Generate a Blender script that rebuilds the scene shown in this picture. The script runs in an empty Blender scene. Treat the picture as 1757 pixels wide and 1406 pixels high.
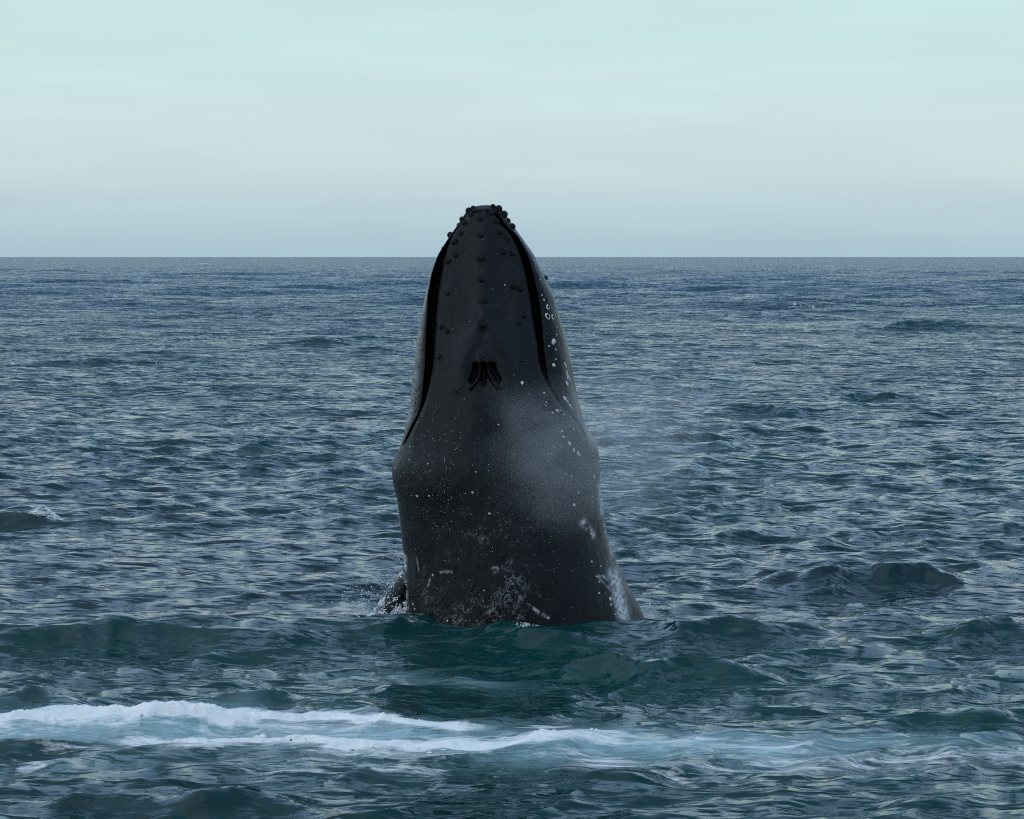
import bpy, math, random
import numpy as np

random.seed(4)
rng = np.random.default_rng(11)
scene = bpy.context.scene
col = scene.collection

# ------------------------------------------------------------------ camera
CAM = np.array((0.0, -28.0, 3.86))
FOC, PW, PH, HOR = 4560.0, 1757.0, 1406.0, 441.0      # focal length in photograph pixels, horizon row
PITCH = math.atan((PH / 2 - HOR) / FOC)
cam_d = bpy.data.cameras.new('camera')
cam = bpy.data.objects.new('camera', cam_d)
col.objects.link(cam)
cam.location = CAM
cam.rotation_euler = (math.pi / 2 - PITCH, 0, 0)
cam_d.sensor_width = 36.0
cam_d.lens = 36.0 * FOC / PW
cam_d.clip_start, cam_d.clip_end = 0.1, 80000
cam_d.dof.use_dof = True
cam_d.dof.focus_distance = 27.2
cam_d.dof.aperture_fstop = 16.0
scene.camera = cam

# ------------------------------------------------------------------ sky and sun
SUN_EL, SUN_AZ = math.radians(48), math.radians(-125)     # azimuth from +Y, clockwise positive
world = bpy.data.worlds.new('World')
scene.world = world
world.use_nodes = True
wn, wl = world.node_tree.nodes, world.node_tree.links
wn.clear()
w_out = wn.new('ShaderNodeOutputWorld')
w_bg = wn.new('ShaderNodeBackground')
w_bg.inputs['Strength'].default_value = 0.1
sky = wn.new('ShaderNodeTexSky')
sky.sky_type = 'NISHITA'
sky.sun_disc = False
sky.sun_elevation = SUN_EL
sky.sun_rotation = SUN_AZ
sky.air_density, sky.dust_density, sky.ozone_density = 1.0, 1.5, 2.0
w_tc = wn.new('ShaderNodeTexCoord')
w_sep = wn.new('ShaderNodeSeparateXYZ')
w_ramp = wn.new('ShaderNodeValToRGB')                     # thin even cloud veil, colour by elevation
w_ramp.color_ramp.interpolation = 'EASE'
stops = [(0.0, (4.35, 6.15, 7.15)), (0.016, (5.1, 6.75, 7.4)), (0.034, (6.1, 7.65, 7.85)), (0.055, (6.4, 8.15, 8.15)),
         (0.10, (6.1, 8.3, 8.3)), (0.135, (5.1, 7.5, 9.4)), (0.33, (4.2, 6.5, 9.8)), (1.0, (3.7, 5.7, 8.4))]
el = w_ramp.color_ramp.elements
while len(el) < len(stops):
    el.new(0.5)
for e, (p, c) in zip(el, stops):
    e.position = p
    e.color = (c[0] / 10, c[1] / 10, c[2] / 10, 1)
w_gain = wn.new('ShaderNodeVectorMath'); w_gain.operation = 'SCALE'
w_gain.inputs['Scale'].default_value = 10.0
w_map = wn.new('ShaderNodeMapping'); w_map.inputs['Scale'].default_value = (7, 7, 60)
w_noise = wn.new('ShaderNodeTexNoise')
w_noise.inputs['Scale'].default_value = 1.3
w_noise.inputs['Detail'].default_value = 5
w_mr = wn.new('ShaderNodeMapRange')
w_mr.inputs['From Min'].default_value, w_mr.inputs['From Max'].default_value = 0.3, 0.7
w_mr.inputs['To Min'].default_value, w_mr.inputs['To Max'].default_value = 0.965, 1.03
w_mul = wn.new('ShaderNodeVectorMath'); w_mul.operation = 'SCALE'
w_mix = wn.new('ShaderNodeMix'); w_mix.data_type = 'RGBA'
w_mix.inputs[0].default_value = 0.88
wl.new(w_tc.outputs['Generated'], w_sep.inputs[0])
wl.new(w_sep.outputs['Z'], w_ramp.inputs[0])
wl.new(w_ramp.outputs[0], w_gain.inputs[0])
wl.new(w_tc.outputs['Generated'], w_map.inputs[0])
wl.new(w_map.outputs[0], w_noise.inputs['Vector'])
wl.new(w_noise.outputs['Fac'], w_mr.inputs['Value'])
wl.new(w_gain.outputs[0], w_mul.inputs[0])
wl.new(w_mr.outputs[0], w_mul.inputs['Scale'])
wl.new(sky.outputs[0], w_mix.inputs[6])
wl.new(w_mul.outputs[0], w_mix.inputs[7])
wl.new(w_mix.outputs[2], w_bg.inputs['Color'])
wl.new(w_bg.outputs[0], w_out.inputs[0])

sun_d = bpy.data.lights.new('sun', 'SUN')
sun_d.energy = 0.8
sun_d.angle = math.radians(95)
sun_d.color = (1.0, 0.96, 0.92)
sun = bpy.data.objects.new('sun', sun_d)
col.objects.link(sun)
sun.rotation_euler = (math.pi / 2 - SUN_EL, 0, math.pi - SUN_AZ)
sun.location = (-20, 10, 30)

vs = scene.view_settings
scene.display_settings.display_device = 'sRGB'
vs.view_transform, vs.look, vs.exposure, vs.gamma = 'Standard', 'None', 0.0, 1.0
scene.cycles.use_denoising = False
scene.cycles.filter_width = 1.05
scene.cycles.max_bounces = 6
scene.cycles.volume_bounces = 1
scene.cycles.volume_step_rate = 1.0

# ------------------------------------------------------------------ helpers
def ray(px, py):
    X, Y = (px - PW / 2) / FOC, (PH / 2 - py) / FOC
    c, s = math.cos(PITCH), math.sin(PITCH)
    return X, c + Y * s, -s + Y * c

def at(px, py, y):
    """the point that shows at photograph pixel (px, py) and stands in the plane of depth y"""
    dx, dy, dz = ray(px, py)
    t = (y - CAM[1]) / dy
    return np.array((CAM[0] + t * dx, y, CAM[2] + t * dz))

def on_sea(px, py, z=0.0):
    dx, dy, dz = ray(px, py)
    t = (z - CAM[2]) / dz
    return CAM[0] + t * dx, CAM[1] + t * dy

def project(P):
    d = P - CAM
    c, s = math.cos(PITCH), math.sin(PITCH)
    fwd = d[..., 1] * c - d[..., 2] * s
    up = d[..., 1] * s + d[..., 2] * c
    return PW / 2 + FOC * d[..., 0] / fwd, PH / 2 - FOC * up / fwd

def sstep(a, b, x):
    t = np.clip((x - a) / (b - a), 0, 1)
    return t * t * (3 - 2 * t)

def _hash(ix, iy, seed):
    h = (ix.astype(np.int64) * 374761393 + iy.astype(np.int64) * 668265263 + seed * 1442695041) & 0xFFFFFFFF
    h = ((h ^ (h >> 13)) * 1274126177) & 0xFFFFFFFF
    return ((h ^ (h >> 16)) & 0xFFFFFF) / float(0xFFFFFF)

def vnoise(x, y, seed=0):
    ix, iy = np.floor(x), np.floor(y)
    fx, fy = x - ix, y - iy
    fx, fy = fx * fx * (3 - 2 * fx), fy * fy * (3 - 2 * fy)
    a, b = _hash(ix, iy, seed), _hash(ix + 1, iy, seed)
    c, d = _hash(ix, iy + 1, seed), _hash(ix + 1, iy + 1, seed)
    return (a * (1 - fx) + b * fx) * (1 - fy) + (c * (1 - fx) + d * fx) * fy

def fbm(x, y, oct=4, seed=0, gain=0.5):
    v, a, n = 0.0, 1.0, 0.0
    for o in range(oct):
        v = v + a * vnoise(x * 2 ** o + 17.3 * o, y * 2 ** o - 9.1 * o, seed + o)
        n += a
        a *= gain
    return v / n

def make_mesh(name, verts, faces, mat=None, smooth=True):
    """faces: an int array, quads (n,4) or triangles (n,3)"""
    verts = np.ascontiguousarray(verts, dtype=np.float32)
    faces = np.ascontiguousarray(faces, dtype=np.int32)
    me = bpy.data.meshes.new(name)
    k = faces.shape[1]
    me.vertices.add(len(verts)); me.loops.add(faces.size); me.polygons.add(len(faces))
    me.vertices.foreach_set('co', verts.ravel())
    me.loops.foreach_set('vertex_index', faces.ravel())
    me.polygons.foreach_set('loop_start', np.arange(0, faces.size, k, dtype=np.int32))
    me.polygons.foreach_set('use_smooth', np.full(len(faces), smooth))
    me.update(calc_edges=True)
    me.validate()
    if mat:
        me.materials.append(mat)
    return me

def add_obj(name, me, parent=None, **props):
    o = bpy.data.objects.new(name, me)
    col.objects.link(o)
    o.parent = parent
    for k, v in props.items():
        o[k] = v
    return o

def add_attr(me, name, vals):
    a = me.attributes.new(name, 'FLOAT', 'POINT')
    a.data.foreach_set('value', np.ascontiguousarray(vals, dtype=np.float32).ravel())

def grid_faces(nr, nc, wrap=False):
    r = np.arange(nr - 1)[:, None]
    c = np.arange(nc if wrap else nc - 1)[None, :]
    c2 = (c + 1) % nc
    f = np.stack([r * nc + c, r * nc + c2, (r + 1) * nc + c2, (r + 1) * nc + c], -1)
    return f.reshape(-1, 4)

def icosphere(sub=0):
    t = (1 + 5 ** 0.5) / 2
    v = [(-1, t, 0), (1, t, 0), (-1, -t, 0), (1, -t, 0), (0, -1, t), (0, 1, t), (0, -1, -t), (0, 1, -t), (t, 0, -1), (t, 0, 1), (-t, 0, -1), (-t, 0, 1)]
    f = [(0, 11, 5), (0, 5, 1), (0, 1, 7), (0, 7, 10), (0, 10, 11), (1, 5, 9), (5, 11, 4), (11, 10, 2), (10, 7, 6), (7, 1, 8),
         (3, 9, 4), (3, 4, 2), (3, 2, 6), (3, 6, 8), (3, 8, 9), (4, 9, 5), (2, 4, 11), (6, 2, 10), (8, 6, 7), (9, 8, 1)]
    v = [np.array(p) / np.linalg.norm(p) for p in v]
    for _ in range(sub):
        cache, nf = {}, []
        def mid(a, b):
            k = (min(a, b), max(a, b))
            if k not in cache:
                m = v[a] + v[b]
                v.append(m / np.linalg.norm(m))
                cache[k] = len(v) - 1
            return cache[k]
        for a, b, c in f:
            ab, bc, ca = mid(a, b), mid(b, c), mid(c, a)
            nf += [(a, ab, ca), (b, bc, ab), (c, ca, bc), (ab, bc, ca)]
        f = nf
    return np.array(v), np.array(f)

ICO0, ICO1, ICO2 = icosphere(0), icosphere(1), icosphere(2)

def drops_mesh(name, pos, rad, mat, stretch=None, base=ICO0):
    """many small drops as one mesh; stretch gives per-drop xyz scale"""
    V, F = base
    pos, rad = np.asarray(pos), np.asarray(rad)
    n = len(pos)
    S = np.ones((n, 3)) if stretch is None else stretch
    P = pos[:, None, :] + V[None] * rad[:, None, None] * S[:, None, :]
    P += (rng.random(P.shape) - 0.5) * rad[:, None, None] * 0.5
    Fs = F[None] + (np.arange(n) * len(V))[:, None, None]
    return make_mesh(name, P.reshape(-1, 3), Fs.reshape(-1, 3), mat)

# ------------------------------------------------------------------ materials
def new_mat(name):
    m = bpy.data.materials.new(name)
    m.use_nodes = True
    nt = m.node_tree
    return m, nt.nodes, nt.links, nt.nodes['Principled BSDF']

def attr(n, name):
    a = n.new('ShaderNodeAttribute')
    a.attribute_name = name
    return a.outputs['Fac']

def noise(n, l, scale, detail=3, vec=None, rough=0.5):
    t = n.new('ShaderNodeTexNoise')
    t.inputs['Scale'].default_value = scale
    t.inputs['Detail'].default_value = detail
    t.inputs['Roughness'].default_value = rough
    if vec is not None:
        l.new(vec, t.inputs['Vector'])
    return t

def mapping(n, l, src, scale=(1, 1, 1), rot=(0, 0, 0)):
    m = n.new('ShaderNodeMapping')
    m.inputs['Scale'].default_value = scale
    m.inputs['Rotation'].default_value = rot
    l.new(src, m.inputs[0])
    return m.outputs[0]

def mrange(n, l, src, a, b, c=0.0, d=1.0):
    m = n.new('ShaderNodeMapRange')
    m.inputs['From Min'].default_value, m.inputs['From Max'].default_value = a, b
    m.inputs['To Min'].default_value, m.inputs['To Max'].default_value = c, d
    l.new(src, m.inputs['Value'])
    return m.outputs[0]

def mixc(n, l, fac, a, b):
    m = n.new('ShaderNodeMix'); m.data_type = 'RGBA'
    for sock, v in ((0, fac), (6, a), (7, b)):
        if isinstance(v, bpy.types.NodeSocket):
            l.new(v, m.inputs[sock])
        elif sock == 0:
            m.inputs[0].default_value = v
        else:
            m.inputs[sock].default_value = (*v, 1)
    return m.outputs[2]

def math_n(n, l, op, a, b=None):
    m = n.new('ShaderNodeMath'); m.operation = op
    for i, v in enumerate((a, b)):
        if v is None:
            continue
        if isinstance(v, bpy.types.NodeSocket):
            l.new(v, m.inputs[i])
        else:
            m.inputs[i].default_value = v
    return m.outputs[0]

def vmath(n, l, op, a, b=None, scale=None):
    m = n.new('ShaderNodeVectorMath'); m.operation = op
    for i, v in enumerate((a, b)):
        if v is None:
            continue
        if isinstance(v, bpy.types.NodeSocket):
            l.new(v, m.inputs[i])
        else:
            m.inputs[i].default_value = v
    if scale is not None:
        m.inputs['Scale'].default_value = scale
    return m.outputs[0]

def sea_material():
    m, n, l, p = new_mat('sea_water')
    geo = n.new('ShaderNodeNewGeometry')
    pos = geo.outputs['Position']
    # small ripples as random slopes, in three sizes, crests running obliquely to the wind
    slopes = None
    for sc, amp, asp, det, rg in ((7.0, 0.5, 0.34, 4, 0.75), (2.2, 0.5, 0.30, 4, 0.75), (0.6, 0.35, 0.35, 3, 0.7)):
        v = mapping(n, l, pos, (sc * asp, sc, sc), (0, 0, math.radians(24)))
        t = noise(n, l, 1.0, det, v, rg)
        s = vmath(n, l, 'SUBTRACT', t.outputs['Color'], (0.5, 0.5, 0.5))
        s = vmath(n, l, 'MULTIPLY', s, (amp * 0.7, amp, 0.0))
        slopes = s if slopes is None else vmath(n, l, 'ADD', slopes, s)
    # wind wrinkles: short steep fronts facing down-wind, gentle backs
    for sc, amp, asp, lo, hi, rot in ((17.0, 0.46, 0.26, 0.50, 0.66, 20), (6.0, 0.40, 0.24, 0.52, 0.68, 30), (2.6, 0.36, 0.28, 0.54, 0.68, 14)):
        v = mapping(n, l, pos, (sc * asp, sc, sc), (0, 0, math.radians(rot)))
        t = noise(n, l, 1.0, 3, v, 0.6)
        c = n.new('ShaderNodeCombineXYZ')
        l.new(mrange(n, l, t.outputs['Fac'], lo, hi, 0.05, -amp), c.inputs['Y'])
        slopes = vmath(n, l, 'ADD', slopes, c.outputs[0])
    # gusts: patches of smoother and rougher water
    g = noise(n, l, 0.05, 3, mapping(n, l, pos, (0.6, 1.4, 1)))
    gv = mrange(n, l, g.outputs['Fac'], 0.3, 0.7, 0.7, 1.25)
    gv = math_n(n, l, 'MULTIPLY', gv, mrange(n, l, attr(n, 'unresolved'), 0.1, 1.0, 1.25, 1.7))
    gs = n.new('ShaderNodeVectorMath'); gs.operation = 'SCALE'
    l.new(slopes, gs.inputs[0]); l.new(gv, gs.inputs['Scale'])
    # far off, shading is tilted towards the camera, as if wave backs were hidden
    lean = n.new('ShaderNodeCombineXYZ')
    l.new(mrange(n, l, attr(n, 'unresolved'), 0.25, 1.0, 0.0, -0.245), lean.inputs['Y'])
    N = vmath(n, l, 'ADD', geo.outputs['Normal'], vmath(n, l, 'ADD', gs.outputs[0], lean.outputs[0]))
    N = vmath(n, l, 'NORMALIZE', N)
    l.new(N, p.inputs['Normal'])
    fo, ae = attr(n, 'foam'), attr(n, 'aeration')
    # foam breaks up into lace
    f1 = noise(n, l, 1.0, 6, mapping(n, l, pos, (1.8, 6.0, 6.0)), 0.68)
    f2 = noise(n, l, 1.0, 4, mapping(n, l, pos, (10, 26, 26)), 0.65)
    br = math_n(n, l, 'ADD', math_n(n, l, 'MULTIPLY', f1.outputs['Fac'], 0.7), math_n(n, l, 'MULTIPLY', f2.outputs['Fac'], 0.3))
    ff = math_n(n, l, 'ADD', fo, math_n(n, l, 'MULTIPLY', math_n(n, l, 'SUBTRACT', br, 0.5), 3.4))
    ff = math_n(n, l, 'MULTIPLY', mrange(n, l, ff, 0.36, 0.90), mrange(n, l, fo, 0.03, 0.2))
    an = math_n(n, l, 'MULTIPLY', ae, mrange(n, l, f1.outputs['Fac'], 0.3, 0.7, 0.55, 1.15))
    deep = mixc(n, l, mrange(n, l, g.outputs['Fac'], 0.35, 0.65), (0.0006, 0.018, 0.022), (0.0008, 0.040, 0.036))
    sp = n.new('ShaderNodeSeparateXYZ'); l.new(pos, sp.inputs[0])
    deep = mixc(n, l, mrange(n, l, sp.outputs['Y'], -4, 300), deep, (0.002, 0.046, 0.078))   # bluer and lighter further out
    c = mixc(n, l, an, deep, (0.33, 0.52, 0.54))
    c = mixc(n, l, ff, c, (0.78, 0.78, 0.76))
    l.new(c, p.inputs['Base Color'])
    l.new(mrange(n, l, ff, 0, 1, 0.06, 0.7), p.inputs['Roughness'])
    p.inputs['IOR'].default_value = 1.333
    l.new(mrange(n, l, ff, 0, 1, 0.5, 0.25), p.inputs['Specular IOR Level'])
    return m

def foam_material():
    m, n, l, p = new_mat('foam')
    geo = n.new('ShaderNodeNewGeometry')
    t = noise(n, l, 6.0, 4, geo.outputs['Position'])
    l.new(mixc(n, l, mrange(n, l, t.outputs['Fac'], 0.35, 0.65), (0.72, 0.74, 0.72), (0.86, 0.85, 0.82)), p.inputs['Base Color'])
    p.inputs['Roughness'].default_value = 0.55
    return m

def spray_material():
    m, n, l, p = new_mat('spray')
    geo = n.new('ShaderNodeNewGeometry')
    t = noise(n, l, 4.0, 2, geo.outputs['Position'])
    l.new(mixc(n, l, t.outputs['Fac'], (0.66, 0.70, 0.71), (0.82, 0.83, 0.83)), p.inputs['Base Color'])
    p.inputs['Roughness'].default_value = 0.15
    p.inputs['IOR'].default_value = 1.333
    return m

def skin_material(name, wet=0.31):
    m, n, l, p = new_mat(name)
    tc = n.new('ShaderNodeTexCoord')
    pos = tc.outputs['Object']
    a = noise(n, l, 1.6, 5, pos, 0.6)
    b = noise(n, l, 14.0, 5, mapping(n, l, pos, (1, 1, 0.5)), 0.65)
    base = mixc(n, l, mrange(n, l, a.outputs['Fac'], 0.35, 0.68), (0.0020, 0.0020, 0.0023), (0.0068, 0.0064, 0.0068))
    base = mixc(n, l, mrange(n, l, b.outputs['Fac'], 0.55, 0.75, 0, 0.6), base, (0.019, 0.018, 0.018))
    # white spots painted for the glints of water drops, where the attribute allows them
    vo = n.new('ShaderNodeTexVoronoi')
    vo.inputs['Scale'].default_value = 55.0
    l.new(pos, vo.inputs['Vector'])
    rad = n.new('ShaderNodeSeparateColor')
    l.new(vo.outputs['Color'], rad.inputs[0])
    rr = math_n(n, l, 'MULTIPLY', math_n(n, l, 'POWER', rad.outputs[0], 3.0), 0.26)
    spot = mrange(n, l, math_n(n, l, 'SUBTRACT', rr, vo.outputs['Distance']), 0.0, 0.05)
    spot = math_n(n, l, 'MULTIPLY', spot, math_n(n, l, 'GREATER_THAN', attr(n, 'speckle'), rad.outputs[1]))
    base = mixc(n, l, spot, base, (0.62, 0.63, 0.63))
    sc = attr(n, 'scar_and_lit')
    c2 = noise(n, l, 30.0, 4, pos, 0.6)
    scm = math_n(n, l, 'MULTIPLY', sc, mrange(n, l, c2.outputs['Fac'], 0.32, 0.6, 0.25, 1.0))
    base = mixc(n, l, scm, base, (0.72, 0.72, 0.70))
    # scuffed lace of thin scars
    s1 = noise(n, l, 12.0, 6, pos, 0.72)
    thin = mrange(n, l, math_n(n, l, 'ABSOLUTE', math_n(n, l, 'SUBTRACT', s1.outputs['Fac'], 0.5)), 0.0, 0.03, 1.0, 0.0)
    s2 = noise(n, l, 8.0, 6, mapping(n, l, pos, (1, 1, 1), (0.4, 0.2, 0.9)), 0.7)
    lace_ = math_n(n, l, 'MULTIPLY', thin, mrange(n, l, math_n(n, l, 'ADD', s2.outputs['Fac'], math_n(n, l, 'MULTIPLY', attr(n, 'scuff'), 0.16)), 0.60, 0.80))
    lace_ = math_n(n, l, 'MULTIPLY', lace_, mrange(n, l, attr(n, 'scuff'), 0.05, 0.9, 0.1, 0.9))
    base = mixc(n, l, lace_, base, (0.42, 0.41, 0.40))
    l.new(base, p.inputs['Base Color'])
    run = noise(n, l, 1.0, 4, mapping(n, l, pos, (13, 13, 1.4)), 0.6)       # water running off leaves wetter streaks
    l.new(mrange(n, l, math_n(n, l, 'ADD', run.outputs['Fac'], math_n(n, l, 'MULTIPLY', a.outputs['Fac'], 0.5)), 0.55, 0.95, wet - 0.11, wet + 0.16), p.inputs['Roughness'])
    p.inputs['IOR'].default_value = 1.36
    p.inputs['Specular IOR Level'].default_value = 0.34
    bp = n.new('ShaderNodeBump')
    bp.inputs['Strength'].default_value = 0.6
    bp.inputs['Distance'].default_value = 0.02
    l.new(math_n(n, l, 'ADD', b.outputs['Fac'], math_n(n, l, 'ADD', math_n(n, l, 'MULTIPLY', c2.outputs['Fac'], 0.35), math_n(n, l, 'MULTIPLY', run.outputs['Fac'], 0.6))), bp.inputs['Height'])
    l.new(bp.outputs[0], p.inputs['Normal'])
    return m

def barnacle_material():
    m, n, l, p = new_mat('barnacle_shell')
    tc = n.new('ShaderNodeTexCoord')
    t = noise(n, l, 3.0, 3, tc.outputs['Object'])
    l.new(mixc(n, l, mrange(n, l, t.outputs['Fac'], 0.35, 0.65), (0.40, 0.40, 0.38), (0.66, 0.66, 0.63)), p.inputs['Base Color'])
    p.inputs['Roughness'].default_value = 0.7
    return m

M_SEA, M_FOAM, M_SPRAY = sea_material(), foam_material(), spray_material()
M_SKIN, M_SHELL = skin_material('whale_skin'), barnacle_material()
M_KNOB = skin_material('whale_tubercle', 0.34)

# ------------------------------------------------------------------ the sea: wind waves and a few big crests
NW = 230
lam = np.exp(np.linspace(math.log(0.20), math.log(8.0), NW) + rng.normal(0, 0.02, NW))
kk = 2 * math.pi / lam
short = 1 - sstep(1.0, 4.0, lam)
ang = np.radians(rng.normal(0, 1, NW) * (24 + 14 * short) + 26 * short + 4)   # 0: travelling towards the camera
WD = np.stack([np.sin(ang), -np.cos(ang)], 1)
PHI = rng.random(NW) * 2 * math.pi
slope = 0.0285 * (0.22 + 0.78 * (1 - sstep(0.9, 3.2, lam))) * (0.8 + 0.2 * sstep(0.2, 0.4, lam))
AMP = slope / kk
NF = 46                                               # longer seas running offshore
lamF = np.exp(np.linspace(math.log(7.0), math.log(30.0), NF))
kF = 2 * math.pi / lamF
angF = np.radians(rng.normal(0, 24, NF))
WF = np.stack([np.sin(angF), -np.cos(angF)], 1)
PF = rng.random(NF) * 2 * math.pi
AF = 0.024 * np.minimum(1, (20 / lamF)) / kF

# explicit crests: centre on the sea, half length along, width across, height, turn
CRESTS = []
def crest(px, py, length, width, height, turn=0.0, steep=0.55):
    x, y = on_sea(px, py, height)
    CRESTS.append((x, y, length, width, height, math.radians(turn), steep))

crest(250, 1058, 2.4, 0.5, 0.26, 0)
crest(560, 1064, 3.6, 0.5, 0.15, 0)
crest(880, 1072, 1.3, 0.45, 0.15, 0)
crest(1240, 1047, 0.8, 0.42, 0.25, -4)
crest(1150, 1106, 0.9, 0.40, 0.31, -6)
crest(1400, 968, 0.9, 0.5, 0.24, 8)
crest(1560, 972, 0.7, 0.4, 0.20, -8)
crest(1700, 1062, 0.7, 0.4, 0.20, 0)
crest(440, 1178, 0.5, 0.30, 0.22, 0)
crest(60, 1186, 0.6, 0.3, 0.13, 0)
crest(250, 1210, 1.9, 0.42, 0.13, -2)
crest(870, 1252, 1.1, 0.45, 0.06, 0)
crest(1620, 1264, 1.0, 0.5, 0.10, 6)
crest(350, 1343, 0.9, 0.32, 0.18, -8)
crest(1700, 1205, 0.8, 0.4, 0.14, 6)
crest(5, 868, 0.6, 0.22, 0.26, 0)
crest(560, 578, 2.6, 0.9, 0.30, 0)
crest(150, 612, 2.4, 0.8, 0.28, 0)
crest(1330, 690, 1.3, 0.6, 0.26, 0)
crest(1510, 668, 1.1, 0.6, 0.26, 0)
crest(1580, 553, 2.6, 0.9, 0.35, 0)

def sea_surface(X, Y, lim, dense=None):
    """rest points (X, Y) -> displaced points; lim = shortest wave length that the spacing can carry"""
    X, Y = X.astype(np.float32), Y.astype(np.float32)
    Z = np.zeros_like(X)
    DX, DY = np.zeros_like(X), np.zeros_like(X)
    grp = (0.55 + 0.9 * fbm(X / 5.0, Y / 7.0, 2, 5)).astype(np.float32)
    grp *= (1 - 0.25 * np.exp(-((Y + 6.5) / 0.9) ** 2) * (1 - sstep(0.5, 2.5, X))).astype(np.float32)   # foam damps the ripples
    lim = np.broadcast_to(lim, X.shape)
    calm = (grp ** 0.6) * (0.55 + 0.45 * sstep(2, 25, Y)).astype(np.float32)
    rowlim = lim.min(axis=1)
    for i in range(NW):
        rows = np.nonzero(rowlim < lam[i])[0]
        if len(rows) == 0:
            continue
        r1 = rows[-1] + 1
        r0 = rows[0]
        sl = slice(r0, r1)
        w = np.clip(lam[i] / lim[sl] - 1, 0, 1).astype(np.float32) * np.float32(AMP[i])
        w = w * (grp[sl] if lam[i] < 1.3 else calm[sl])
        ph = X[sl] * np.float32(kk[i] * WD[i, 0]) + Y[sl] * np.float32(kk[i] * WD[i, 1]) + np.float32(PHI[i])
        ch = 1.0 if lam[i] > 2.0 else (0.9 if lam[i] > 0.35 else 0.7)
        sn = np.sin(ph) * w
        Z[sl] += np.cos(ph) * w
        DX[sl] -= sn * np.float32(WD[i, 0] * ch)
        DY[sl] -= sn * np.float32(WD[i, 1] * ch)
    lean = 0.6 * np.clip(Z, -0.10, 0.3)               # crests lean forward: short steep faces, long backs
    DY -= lean.astype(np.float32)
    rr_ = np.sqrt((X - CAM[0]) ** 2 + (Y - CAM[1]) ** 2)
    off = sstep(60, 260, rr_).astype(np.float32)
    if off.max() > 0:
        r0 = int(np.nonzero(off.max(axis=1) > 0)[0][0])
        for i in range(NF):
            w = np.clip(lamF[i] / lim[r0:] - 1, 0, 1).astype(np.float32) * np.float32(AF[i]) * off[r0:]
            ph = X[r0:] * np.float32(kF[i] * WF[i, 0]) + Y[r0:] * np.float32(kF[i] * WF[i, 1]) + np.float32(PF[i])
            sn = np.sin(ph) * w
            Z[r0:] += np.cos(ph) * w
            DX[r0:] -= sn * np.float32(WF[i, 0])
            DY[r0:] -= sn * np.float32(WF[i, 1])
    for cx, cy, ln, wd, h, tn, st in CRESTS:
        ca, sa = math.cos(tn), math.sin(tn)
        sel = (np.abs(X - cx) < 2.4 * ln + 2 * wd) & (np.abs(Y - cy) < 5 * wd + 2.4 * ln * abs(sa))
        if not sel.any():
            continue
        xs, ys = X[sel], Y[sel]
        a = (xs - cx) * ca + (ys - cy) * sa
        b = -(xs - cx) * sa + (ys - cy) * ca
        b = b + 0.35 * wd * np.sin(a * 2.1 / ln + cx) + 0.3 * wd * np.sin(a * 5.3 / ln + 2 * cx)
        b = b + 0.5 * wd * (fbm(a * 2.2 + cx, b * 0.6, 3, 15) - 0.5)
        env = np.exp(-(a / ln) ** 2) * (0.6 + 0.8 * fbm(a * 1.6 + cx, b * 2.0, 3, 16))
        ww = np.where(b < 0, wd * st, wd)
        g = np.exp(-(np.sqrt(b * b + 0.0016) / ww) ** 1.25) - 0.25 * np.exp(-((b + 1.9 * wd) / (1.2 * wd)) ** 2)
        Z[sel] += (h * env * g).astype(np.float32)
        DY[sel] -= (0.35 * h * env * np.exp(-(b / ww) ** 2)).astype(np.float32)
    return X + DX, Y + DY, Z

def sea_z(x, y):
    """height of the water above the point (x, y)"""
    X, Y = np.atleast_2d(np.asarray(x, float)), np.atleast_2d(np.asarray(y, float))
    x0, y0 = X.copy(), Y.copy()
    for _ in range(3):
        gx, gy, gz = sea_surface(x0, y0, np.full(X.shape, 0.2))
        x0, y0 = x0 + 0.8 * (X - gx), y0 + 0.8 * (Y - gy)
    return gz.ravel()

def on_waves(px, py):
    """where the line of sight through (px, py) first meets the waves"""
    dx, dy, dz = ray(px, py)
    t0 = -CAM[2] / dz
    t = np.linspace(t0 * 0.86, t0 * 1.12, 260)[None]
    X, Y = CAM[0] + t * dx, CAM[1] + t * dy
    gz = sea_z(X, Y)[None]
    hit = np.nonzero((CAM[2] + t * dz) < gz)[1]
    k = hit[0] if len(hit) else 130
    return float(X[0, k]), float(Y[0, k])

# lines of foam on the water: (points along the line, half width across in metres, strength)
def line_on_sea(pts, z):
    return [on_waves(px, py) for px, py in pts]

FOAM = [
    (line_on_sea([(-120, 1240), (0, 1233), (100, 1225), (185, 1215), (280, 1219), (370, 1225), (470, 1227), (560, 1229), (640, 1233), (700, 1239), (780, 1250)], 0), 0.15, 1.0),
    (line_on_sea([(-120, 1246), (60, 1240), (200, 1232), (400, 1238), (620, 1245)], 0), 0.32, 0.58),
    (line_on_sea([(240, 1278), (330, 1272), (450, 1270), (600, 1278), (760, 1278), (900, 1270), (1040, 1262)], 0), 0.24, 0.9),
    (line_on_sea([(930, 1250), (1060, 1262), (1200, 1272), (1380, 1284)], 0), 0.18, 0.55),
    (line_on_sea([(1000, 1300), (1150, 1316), (1350, 1322), (1500, 1310), (1757, 1300), (1850, 1290)], 0), 0.40, 0.52),
    (line_on_sea([(-100, 1262), (60, 1270), (160, 1290)], 0), 0.16, 0.5),
    (line_on_sea([(30, 1310), (60, 1318)], 0), 0.12, 0.6),
    (line_on_sea([(420, 1316), (520, 1322), (700, 1318), (860, 1328)], 0), 0.16, 0.44),
    (line_on_sea([(600, 1060), (690, 1052), (715, 1056)], 0), 0.14, 0.5),
]
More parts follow.
